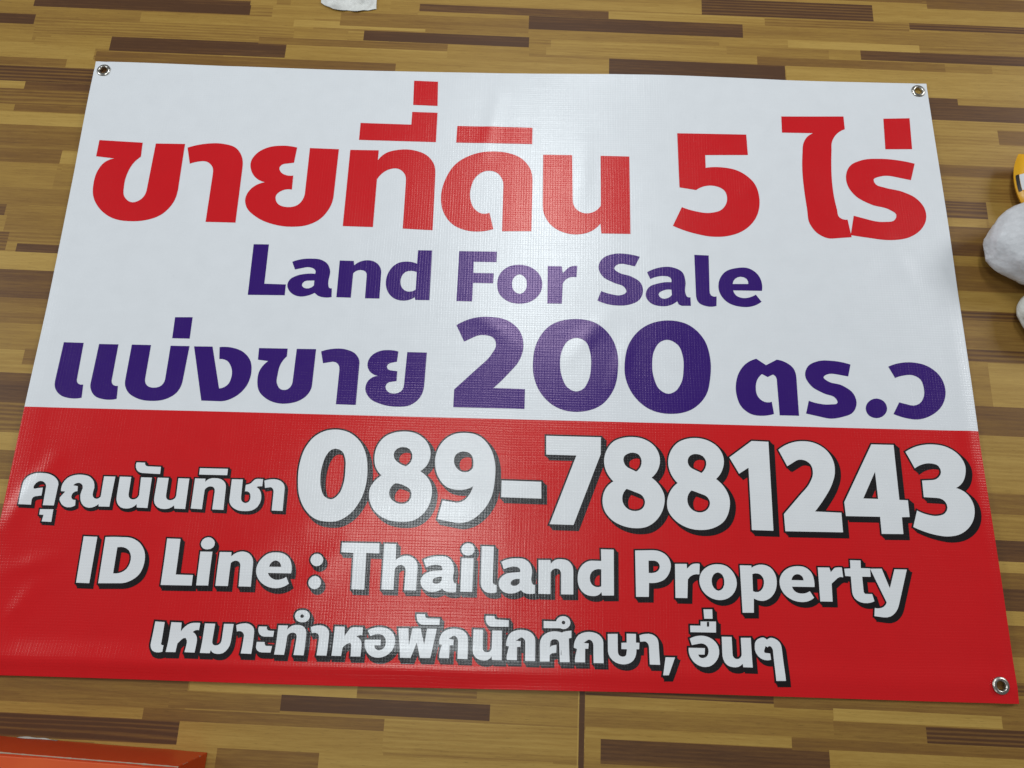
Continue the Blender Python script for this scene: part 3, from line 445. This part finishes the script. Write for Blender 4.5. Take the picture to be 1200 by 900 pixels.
# ------------------------------------------------------------------ floor
def wood():
    k = NT('laminate_wood'); c = k.coord()
    sep = k.n('ShaderNodeSeparateXYZ'); k.l(c, sep.inputs[0])
    tone = k.n('ShaderNodeAttribute', attribute_name='tone').outputs['Fac']
    seed = k.n('ShaderNodeAttribute', attribute_name='seed').outputs['Fac']
    def vec(sx, sy):
        cb = k.n('ShaderNodeCombineXYZ')
        k.l(k.math('MULTIPLY_ADD', seed, 31.7, k.math('MULTIPLY', sep.outputs[0], sx)), cb.inputs[0])
        k.l(k.math('MULTIPLY_ADD', seed, 57.3, k.math('MULTIPLY', sep.outputs[1], sy)), cb.inputs[1])
        k.l(k.math('MULTIPLY', seed, 9.1), cb.inputs[2])
        return cb.outputs[0]
    broad = k.noise(vec(3.0, 55), 1.0, 3, 0.55)
    fine = k.noise(vec(26, 520), 1.0, 5, 0.7)
    pore = k.noise(vec(70, 1000), 1.0, 3, 0.65)
    wv = k.n('ShaderNodeTexWave', wave_type='BANDS', bands_direction='Y')
    wv.inputs['Scale'].default_value = 1.0; wv.inputs['Distortion'].default_value = 9.0
    wv.inputs['Detail'].default_value = 2.0; wv.inputs['Detail Scale'].default_value = 0.6
    k.l(vec(2.2, 48), wv.inputs['Vector'])
    t = k.math('ADD', tone, k.math('MULTIPLY', k.math('SUBTRACT', broad, 0.5), 0.50))
    t = k.math('ADD', t, k.math('MULTIPLY', k.math('SUBTRACT', fine, 0.5), 0.48))
    t = k.math('ADD', t, k.math('MULTIPLY', k.math('SUBTRACT', wv.outputs['Fac'], 0.5), k.math('MULTIPLY_ADD', tone, 0.08, 0.0)))
    zeb = k.math('MULTIPLY', k.math('GREATER_THAN', seed, 0.80), k.math('MULTIPLY', tone, 0.30))    # a few strips with bold figure
    t = k.math('ADD', t, k.math('MULTIPLY', k.math('SUBTRACT', wv.outputs['Fac'], 0.55), zeb))
    base = k.ramp(t, [(0.0, (0.47, 0.295, 0.073)), (0.30, (0.345, 0.198, 0.042)), (0.60, (0.215, 0.107, 0.025)),
                      (0.85, (0.130, 0.058, 0.020)), (1.0, (0.088, 0.038, 0.016))])
    pm = k.math('MULTIPLY_ADD', k.math('SMOOTH_MIN', k.math('SUBTRACT', pore, 0.40), 0.0, 0.05), 3.2, 1.0)
    pc = k.n('ShaderNodeCombineColor')
    for i in range(3): k.l(pm, pc.inputs[i])
    base = k.mix(0.8, base, pc.outputs[0], 'MULTIPLY')
    k.bump(k.math('ADD', fine, pore), 0.10, 0.0004)
    ro = k.math('MULTIPLY_ADD', k.noise(c, 14, 4), 0.20, 0.34)
    return k.set(Base_Color=base, Roughness=ro, Specular_IOR_Level=0.27)
def build_floor():
    R = random.Random(5)
    segs = [tuple(int(v) for v in s.split(',')) for s in STRIPS.split()]
    segs = [(a0 * 1e-3, a1 * 1e-3, b0 * 1e-4, b1 * 1e-4, t * 1e-2, R.random()) for a0, a1, b0, b1, t in segs]
    for b1, b0 in ((-0.495, -0.80),):            # joint between two boards; the thin pale strip beside it is a painted highlight
        segs.append((0.1283, 0.1294, b0, b1, -0.1, 0.3)); segs.append((0.1302, 0.1376, b0, b1, 1.05, 0.7))
    A = 3.0
    rows = []; b = -3.0
    while b < 3.0:
        w = R.uniform(0.014, 0.031); cuts = []; a = -A - R.uniform(0, 0.3)
        while a < A:
            L = R.choice((0.18, 0.26, 0.31, 0.36)); near = abs(a + L / 2) < 1.05 and abs(b) < 0.68; cuts.append((a, a + L, R.choice((0.3, 0.36, 0.42)) if near else R.choice((0.08, 0.2, 0.3, 0.4, 0.5, 0.6, 0.6, 0.9, 0.95)), R.random())); a += L
        rows.append((b, b + w, cuts)); b += w
    B = sorted(set([r[0] for r in rows] + [rows[-1][1]] + [s[2] for s in segs] + [s[3] for s in segs]))
    V = []; F = []; T = []; S = []
    ri = 0
    for b0, b1 in zip(B[:-1], B[1:]):
        if b1 - b0 < 1e-5: continue
        m = (b0 + b1) / 2
        while rows[ri][1] < m: ri += 1
        act = [s for s in segs if s[2] < m < s[3]]
        xs = sorted(set([-A, A] + [c for q in rows[ri][2] for c in q[:2] if -A < c < A] + [x for s in act for x in s[:2]]))
        last = None
        for x0, x1 in zip(xs[:-1], xs[1:]):
            mx = (x0 + x1) / 2; own = None
            for s in act:
                if s[0] < mx < s[1]: own = (s[4], s[5])
            if own is None:
                for q in rows[ri][2]:
                    if q[0] < mx < q[1]: own = (q[2], q[3])
            if own is None: own = (0.4, 0.5)
            k = len(V)
            V += [(x0, b0, 0), (x1, b0, 0), (x1, b1, 0), (x0, b1, 0)]; F.append((k, k+1, k+2, k+3)); T.append(own[0]); S.append(own[1])
    o = mesh_obj('floor', V, F, wood())
    for nm, d in (('tone', T), ('seed', S)):
        at = o.data.attributes.new(nm, 'FLOAT', 'FACE'); at.data.foreach_set('value', d)
    o.rotation_euler = (0, 0, -0.0205)
    tag(o, 'brown striped wood laminate floor of mixed light and dark strips', 'floor', kind='structure')
build_floor()

# ------------------------------------------------------------------ banner
banner = empty('banner', (0, 0, 0))
tag(banner, 'glossy white and red vinyl sale banner with Thai lettering lying on the wood floor', 'banner')
def circle(x, y, r, n=28):
    t = np.linspace(0, 2 * math.pi, n, endpoint=False); return np.stack([x + r * np.cos(t), y + r * np.sin(t)], 1)
def edge_line(x0, y0, x1, y1, n):
    t = np.linspace(0, 1, n, endpoint=False); return np.stack([x0 + (x1 - x0) * t, y0 + (y1 - y0) * t], 1)
def build_panel(name, y0, y1, mat, hem):
    n = int(2 * W / 0.006)
    loop = np.concatenate([edge_line(-W, y0, W, y0, n), edge_line(W, y0, W, y1, 90), edge_line(W, y1, -W, y1, n), edge_line(-W, y1, -W, y0, 90)])
    holes = [circle(x, y, 0.0072) for x, y in EYES if y0 < y < y1]
    def keep(q):
        r = inside(loop, q)
        for hl in holes: r &= ~inside(hl, q)
        return r
    v, f = triangulate([loop] + holes, keep, 0.0048)
    def wob(p):                                  # edges are cut by hand, not ruler straight
        q = p.copy()
        sx = np.clip((np.abs(p[:, 0]) - 0.62) / 0.1, 0, 1); sy = np.clip((np.abs(p[:, 1]) - 0.40) / 0.1, 0, 1)
        q[:, 0] += sx * 0.0010 * np.sin(p[:, 1] * 9 + 1); q[:, 1] += sy * 0.0010 * np.sin(p[:, 0] * 7)
        return q
    v = wob(v); z = relief(v[:, 0], v[:, 1]); nv = len(v)
    top = np.c_[v, z]; bot = np.c_[v, np.maximum(z - 0.0006, 0.0004)]
    verts = [top, bot]; faces = [tuple(t) for t in f] + [tuple(t[::-1] + nv) for t in f]
    nrm = [relief_normal(v[:, 0], v[:, 1])]; nrm.append(-nrm[0])
    cnt = {}
    for t in f:
        for i in range(3):
            a, b = int(t[i]), int(t[(i + 1) % 3]); cnt[(min(a, b), max(a, b))] = cnt.get((min(a, b), max(a, b)), []) + [(a, b)]
    k = 2 * nv; rim = []; rn = []
    for es in cnt.values():
        if len(es) == 1:
            a, b = es[0]
            if abs(v[a, 1] - YB) < 1e-4 and abs(v[b, 1] - YB) < 1e-4: continue
            d = v[b] - v[a]; nn = np.array([d[1], -d[0], 0]) / np.linalg.norm(d)
            rim += [top[a], top[b], bot[b], bot[a]]; rn += [nn] * 4
            faces.append((k + 3, k + 2, k + 1, k)); k += 4
    verts = np.concatenate(verts + [np.array(rim)]); nrm = np.concatenate(nrm + [np.array(rn)])
    return mesh_obj(name, verts, faces, mat, banner, True, normals=nrm)
tag(build_panel('white_panel', YB, H, M_WHITE, 1), 'white upper part of the banner')
tag(build_panel('red_panel', -H, YB, M_RED, 1), 'red lower part of the banner')

def letters(key, words, mat, what, shadow=None):
    allg = parse(LETTERING[key]); at = 0
    for n, word in words:
        gl = allg[at:at + n]; at += n
        top = [triangulate(g, lambda q, g=g: in_glyph(g, q), 0.005) for g in gl]
        o = print_mesh('lettering', top, mat, banner, 0.0005 if shadow else 0.0003)
        tag(o, what + ' reading ' + word)
        if not shadow: continue
        r, dx, dy = shadow; d = np.array([dx, dy]); ts = np.linspace(0, 1, 6)
        loops = []
        for g in gl:
            for c in grow(g, r):
                cc = c[np.r_[True, np.linalg.norm(np.diff(c, axis=0), axis=1) > 0.0005]]
                for t in ts: loops.append(cc + t * d)
        boxes = [(np.concatenate(g).min(0) - r * 2, np.concatenate(g).max(0) + r * 2) for g in gl]
        def keep(q):
            res = np.zeros(len(q), bool)
            for g, (lo, hi) in zip(gl, boxes):
                for t in np.linspace(0, 1, 11):
                    qq = q - t * d
                    m = np.all((qq > lo) & (qq < hi), axis=1) & ~res
                    if not m.any(): continue
                    s = qq[m]; ok = in_glyph(g, s)
                    for c in g: ok |= dist(c, s) < r
                    idx = np.where(m)[0]; res[idx[ok]] = True
            return res
        v, f = triangulate(loops, keep, 0.005)
        print_mesh('letter_shadow', [(v, f)], M_BLACK, o, 0.00025)
letters('headline', [(9, 'ขายที่ดิน'), (1, '5'), (3, 'ไร่')], M_LETTER_RED, 'large red print')
letters('english', [(4, 'Land'), (3, 'For'), (4, 'Sale')], M_PURPLE, 'purple print')
letters('division', [(8, 'แบ่งขาย'), (3, '200'), (4, 'ตร.ว')], M_PURPLE, 'large purple print')
letters('name', [(99, 'คุณนันทิชา')], M_TEXTWHITE, 'white print with black shadow', (0.0023, 0.0030, -0.0028))
letters('phone', [(99, '089-7881243')], M_TEXTWHITE, 'large white print with black shadow', (0.0024, 0.0062, -0.0062))
letters('contact', [(2, 'ID'), (5, 'Line'), (2, ':'), (9, 'Thailand'), (8, 'Property')], M_TEXTWHITE, 'white print with black shadow', (0.0023, 0.0046, -0.0055))
letters('purpose', [(25, 'เหมาะทำหอพักนักศึกษา,'), (99, 'อื่นๆ')], M_TEXTWHITE, 'small white print with black shadow', (0.0026, 0.0040, -0.0055))

def eyelet(x, y):
    z0 = float(relief(np.array([x]), np.array([y]))[0])
    prof = [(0.0062, -0.0042), (0.0060, -0.0006), (0.0064, 0.0010), (0.0074, 0.0018), (0.0086, 0.0020), (0.0100, 0.0016), (0.0113, 0.0008), (0.0119, 0.0001), (0.0116, -0.0008)]
    n = 48; V = []; F = []
    for i in range(n):
        a = 2 * math.pi * i / n
        for r, z in prof: V.append((x + r * math.cos(a), y + r * math.sin(a), max(z0 + z, 0.0002)))
    m = len(prof)
    for i in range(n):
        j = (i + 1) % n
        for q in range(m - 1): F.append((i*m+q, j*m+q, j*m+q+1, i*m+q+1)[::-1])
    return mesh_obj('eyelet', V, F, M_NICKEL, banner, True)
for e in EYES: eyelet(*e)

# ------------------------------------------------------------------ bundles by the right edge
def lump(name, cx, cy, rx, ry, hz, mat, seed, rough=0.10, crumple=0.05, power=2.3, skew=0.0):
    nu, nv = 220, 110; V = []; F = []
    for j in range(nv + 1):
        ph = -math.pi / 2 + math.pi * j / nv
        for i in range(nu):
            th = 2 * math.pi * i / nu
            c, s = math.cos(th), math.sin(th)
            k = (abs(c) ** power + abs(s) ** power) ** (-1 / power)
            cp = max(math.cos(ph), 0) ** 0.75; sp = math.copysign(abs(math.sin(ph)) ** 0.9, math.sin(ph))
            p = Vector((c * k * cp, s * k * cp, sp))
            n1 = noise.noise(p * 1.6 + Vector((seed, 0, 0)))
            n2 = abs(noise.noise(p * 3.5 + Vector((0, seed, 0)))) + 0.5 * abs(noise.noise(p * 8 + Vector((seed, seed, 0)))) + 0.22 * abs(noise.noise(p * 19 + Vector((seed, 3, 0))))
            q = p + 0.25 * Vector((n1, noise.noise(p * 2 + Vector((9, seed, 0))), 0))
            rid = 1 - abs(noise.noise(Vector((q.x * 3 + q.y * 5, q.y * 2 - q.x * 1.5, q.z * 3 + seed)))) * 2.2
            f = 1 + rough * n1 + crumple * (0.5 - n2) + 0.6 * crumple * max(rid, 0) ** 4
            f += 0.030 * max(0.0, math.sin(7 * th + 4 * n1 + 3 * p.z + seed)) ** 5 * cp * (1 - cp * 0.6)
            V.append((cx + rx * p.x * f + skew * p.y * rx, cy + ry * p.y * f, max(hz * (1 + p.z * f), 0.001 + 0.0004 * (i % 3))))
    for j in range(nv):
        for i in range(nu):
            F.append((j*nu+i, j*nu+(i+1) % nu, (j+1)*nu+(i+1) % nu, (j+1)*nu+i))
    return mesh_obj(name, V, F, mat, None, True)
def film(name, color, rough):
    k = NT(name); c = k.coord()
    n = k.noise(c, 26, 4, 0.55); n2 = k.noise(c, 160, 3, 0.6)
    k.bump(k.math('ADD', n, k.math('MULTIPLY', n2, 0.18)), 0.45, 0.008)
    cc = k.mix(k.ramp(k.noise(c, 30, 6, 0.7), [(0.35, (0, 0, 0)), (0.6, (1, 1, 1))]), tuple(v * 0.80 for v in color), color)
    return k.set(Base_Color=cc, Roughness=rough, Specular_IOR_Level=0.5, Subsurface_Weight=0.0)
M_FILM = film('white_plastic_film', (0.66, 0.655, 0.67), 0.42)
M_FILM2 = film('cream_plastic_film', (0.66, 0.64, 0.58), 0.42)
b = lump('plastic_bundle', 0.868, 0.182, 0.118, 0.075, 0.042, M_FILM, 3.1, 0.09, 0.010, 1.75, 0.16)
tag(b, 'large rounded white plastic wrapped bundle beside the upper right edge of the banner', 'bundle')
b = lump('plastic_bundle', 0.878, 0.066, 0.078, 0.052, 0.026, M_FILM2, 7.7, 0.08, 0.010, 2.0)
tag(b, 'cream white bundle at the right border just below the large white bundle', 'bundle')

def packet():
    root = empty('snack_packet', (0.912, 0.294, 0.0))
    tag(root, 'yellow packet with a white label and black edge above the white bundle', 'packet')
    k = NT('yellow_film'); c = k.coord()
    k.bump(k.noise(c, 60, 4), 0.3, 0.003)
    my = k.set(Base_Color=k.mix(k.noise(c, 30, 3), (0.78, 0.36, 0.012), (0.88, 0.47, 0.02)), Roughness=0.3, Specular_IOR_Level=0.5)
    def pillow(x, y):
        u = min(abs(x) / 0.085, 1); v = min(abs(y) / 0.055, 1)
        return 0.024 * ((1 - u ** 2.6) * (1 - v ** 2.6)) ** 0.55
    def patch(name, x0, x1, y0, y1, n, m, mat, dz, two):
        V = []; F = []
        for j in range(m + 1):
            for i in range(n + 1):
                x = x0 + (x1 - x0) * i / n; y = y0 + (y1 - y0) * j / m
                w = 0.0012 * noise.noise(Vector((x * 40, y * 40, 2)))
                sx = x * (1 - 0.18 * (abs(y) / 0.055) ** 2.2)
                V.append((sx, y, 0.026 + pillow(x, y) + w * min(1, pillow(x, y) * 80) + dz))
        for j in range(m):
            for i in range(n):
                q = j * (n + 1) + i; F.append((q, q + 1, q + n + 2, q + n + 1))
        if two:
            o = len(V); V += [(a, b_, max(0.052 - c_, 0.001)) for a, b_, c_ in V]
            F += [tuple(o + t for t in f[::-1]) for f in F]
        return mesh_obj(name, V, F, mat, root, True)
    patch('pouch', -0.085, 0.085, -0.055, 0.055, 44, 32, my, 0, True)
    patch('label_patch', -0.0808, -0.02, -0.017, 0.011, 18, 12, plain('packet_white', (0.75, 0.75, 0.76), 0.4), 0.0007, False)
    patch('edge_band', -0.0842, -0.0812, -0.018, 0.012, 6, 12, plain('packet_black', (0.02, 0.02, 0.022), 0.4), 0.0007, False)
packet()

# ------------------------------------------------------------------ crumpled tissue at the top
def tissue():
    nx, ny = 60, 70; V = []; F = []
    for j in range(ny + 1):
        for i in range(nx + 1):
            u = i / nx; v = j / ny
            x = -0.345 + 0.100 * u + 0.006 * noise.noise(Vector((v * 4, 2, 0)))
            low = 0.6275 + 0.004 * math.sin(u * 5.2 + 1.9) + 0.005 * noise.noise(Vector((u * 5, 0, 7))) + 0.010 * max(0, 0.22 - u) / 0.22
            y = low + 0.11 * v
            h = abs(noise.noise(Vector((x * 34, y * 34, 1)))) * 0.016 + abs(noise.noise(Vector((x * 80, y * 80, 4)))) * 0.006
            V.append((x, y, 0.0015 + h * min(1, 0.25 + v * 5) * min(1, 0.25 + u * 6, 0.25 + (1 - u) * 6)))
    for j in range(ny):
        for i in range(nx):
            q = j * (nx + 1) + i; F.append((q, q + 1, q + nx + 2, q + nx + 1))
    o = len(V); V += [(a, b_, max(c_ - 0.0008, 0.0004)) for a, b_, c_ in V]; F += [tuple(o + t for t in f[::-1]) for f in F]
    mo = mesh_obj('tissue', V, F, film('tissue_paper', (0.74, 0.73, 0.69), 0.8), None, True)
    tag(mo, 'crumpled white tissue lying on the floor beyond the top edge of the banner', 'tissue')
tissue()

# ------------------------------------------------------------------ orange carton in the near left corner
def carton():
    k = NT('orange_card'); c = k.coord()
    scr = k.noise(k.mapping(c, (14, 90, 40)), 1.0, 5, 0.7)
    worn = k.ramp(scr, [(0.0, (1, 1, 1)), (0.70, (0, 0, 0)), (0.74, (0, 0, 0))])
    base = k.mix(k.noise(c, 9, 4), (0.46, 0.034, 0.004), (0.56, 0.056, 0.005))
    scratch = k.math('GREATER_THAN', scr, 0.735)
    base = k.mix(scratch, base, (0.62, 0.52, 0.42))
    k.bump(k.noise(c, 40, 4), 0.15, 0.002)
    mo = k.set(Base_Color=base, Roughness=0.45, Specular_IOR_Level=0.3)
    k = NT('bright_orange_card'); c = k.coord()
    mr = k.set(Base_Color=k.mix(k.noise(c, 22, 5), (0.60, 0.06, 0.015), (0.72, 0.12, 0.02)), Roughness=0.4)
    me_ = plain('raw_card_edge', (0.40, 0.31, 0.22), 0.7)
    root = empty('carton', (-0.3812, -0.5893, 0.0), -0.048)
    tag(root, 'orange cardboard carton with worn pale edges in the near left corner of the floor', 'carton')
    X0, X1, Y0, Y1, Z = -0.46, 0.0, -0.30, 0.0, 0.100    # origin at the foot of the near right corner
    def box(name, x0, x1, y0, y1, z0, z1, mat, n=(1, 1), wob=0.0, shear=None, bev=0.0012):
        import bmesh
        bm = bmesh.new()
        bmesh.ops.create_cube(bm, size=1)
        for v in bm.verts:
            v.co = Vector(((x0 + x1) / 2 + v.co.x * (x1 - x0), (y0 + y1) / 2 + v.co.y * (y1 - y0), (z0 + z1) / 2 + v.co.z * (z1 - z0)))
        if n[0] > 1: bmesh.ops.subdivide_edges(bm, edges=[e for e in bm.edges if abs((e.verts[0].co - e.verts[1].co).x) > 0.5 * (x1 - x0)], cuts=n[0])
        if shear:
            for v in bm.verts: v.co = Vector(shear(v.co))
        if wob:
            for v in bm.verts:
                v.co.z += wob * noise.noise(Vector((v.co.x * 22, v.co.y * 6, 3))); v.co.y += wob * noise.noise(Vector((v.co.x * 25, 5, v.co.z * 3)))
        bmesh.ops.bevel(bm, geom=list(bm.edges), offset=bev, segments=2, profile=0.6, affect='EDGES')
        me = bpy.data.meshes.new(name); bm.to_mesh(me); bm.free(); me.materials.append(mat)
        o = bpy.data.objects.new(name, me); col.objects.link(o); o.parent = root
        return o
    box('carton_body', X0, X1, Y0, Y1, 0.0006, Z - 0.004, mo, (16, 1), 0.0012)
    box('top_flap', X0 + 0.002, X1 - 0.003, Y0 / 2 + 0.001, Y1 - 0.003, Z - 0.0042, Z - 0.0008, mr, (16, 1), 0.0016)
    box('top_flap', X0 + 0.002, X1 - 0.003, Y0 + 0.003, Y0 / 2 - 0.001, Z - 0.0042, Z - 0.0010, mr, (16, 1), 0.0016)
    def fray(name, p0, p1, n, r, seed):           # torn, pale edge where the print has rubbed off
        V = []; F = []; p0 = Vector(p0); p1 = Vector(p1); d = (p1 - p0).normalized()
        u = d.cross(Vector((0.3, 0.5, 0.8))).normalized(); w = d.cross(u)
        for i in range(n + 1):
            t = i / n; c = p0.lerp(p1, t)
            s = r * (0.55 + 0.9 * abs(noise.noise(Vector((t * n * 0.35, seed, 0)))) + 0.8 * max(0, noise.noise(Vector((t * 9, seed, 4)))))
            for q in range(6):
                a = q * math.pi / 3; V.append(c + u * math.cos(a) * s + w * math.sin(a) * s * 0.8)
        for i in range(n):
            for q in range(6): F.append((i*6+q, i*6+(q+1) % 6, (i+1)*6+(q+1) % 6, (i+1)*6+q))
        F.append(tuple(range(6))[::-1]); F.append(tuple(n * 6 + q for q in range(6)))
        return mesh_obj(name, V, F, me_, root, False)
    fray('worn_edge', (X0, Y1 - 0.0008, Z - 0.0042), (X1, Y1 - 0.0008, Z - 0.0042), 140, 0.0011, 1.0)
    fray('worn_edge', (X1 - 0.0008, Y0, Z - 0.0042), (X1 - 0.0008, Y1, Z - 0.0042), 90, 0.0008, 5.0)
    fray('worn_edge', (X1 - 0.0006, Y1 - 0.0006, 0.012), (X1 - 0.0006, Y1 - 0.0006, Z - 0.005), 40, 0.0006, 9.0)
    # a torn strip of white liner sticking out at the foot of the side
    V = []; F = []
    for i in range(25):
        t = i / 24; x = -0.258 + 0.055 * t; y = 0.0004 + 0.0022 * math.sin(t * math.pi) * (1 + 0.3 * math.sin(t * 11)) - 0.002 * t
        for dz, dy in ((0.0008, 0.0), (0.0060 + 0.002 * math.sin(t * 7), -0.0012), (0.0060 + 0.002 * math.sin(t * 7), -0.0020), (0.0008, -0.0010)): V.append((x, max(y + dy, 0.0004), dz))
    for i in range(24):
        for q in range(4): F.append((i*4+q, i*4+(q+1) % 4, (i+1)*4+(q+1) % 4, (i+1)*4+q))
    mesh_obj('torn_liner', V, F, plain('liner_paper', (0.62, 0.58, 0.52), 0.8), root, False)
carton()
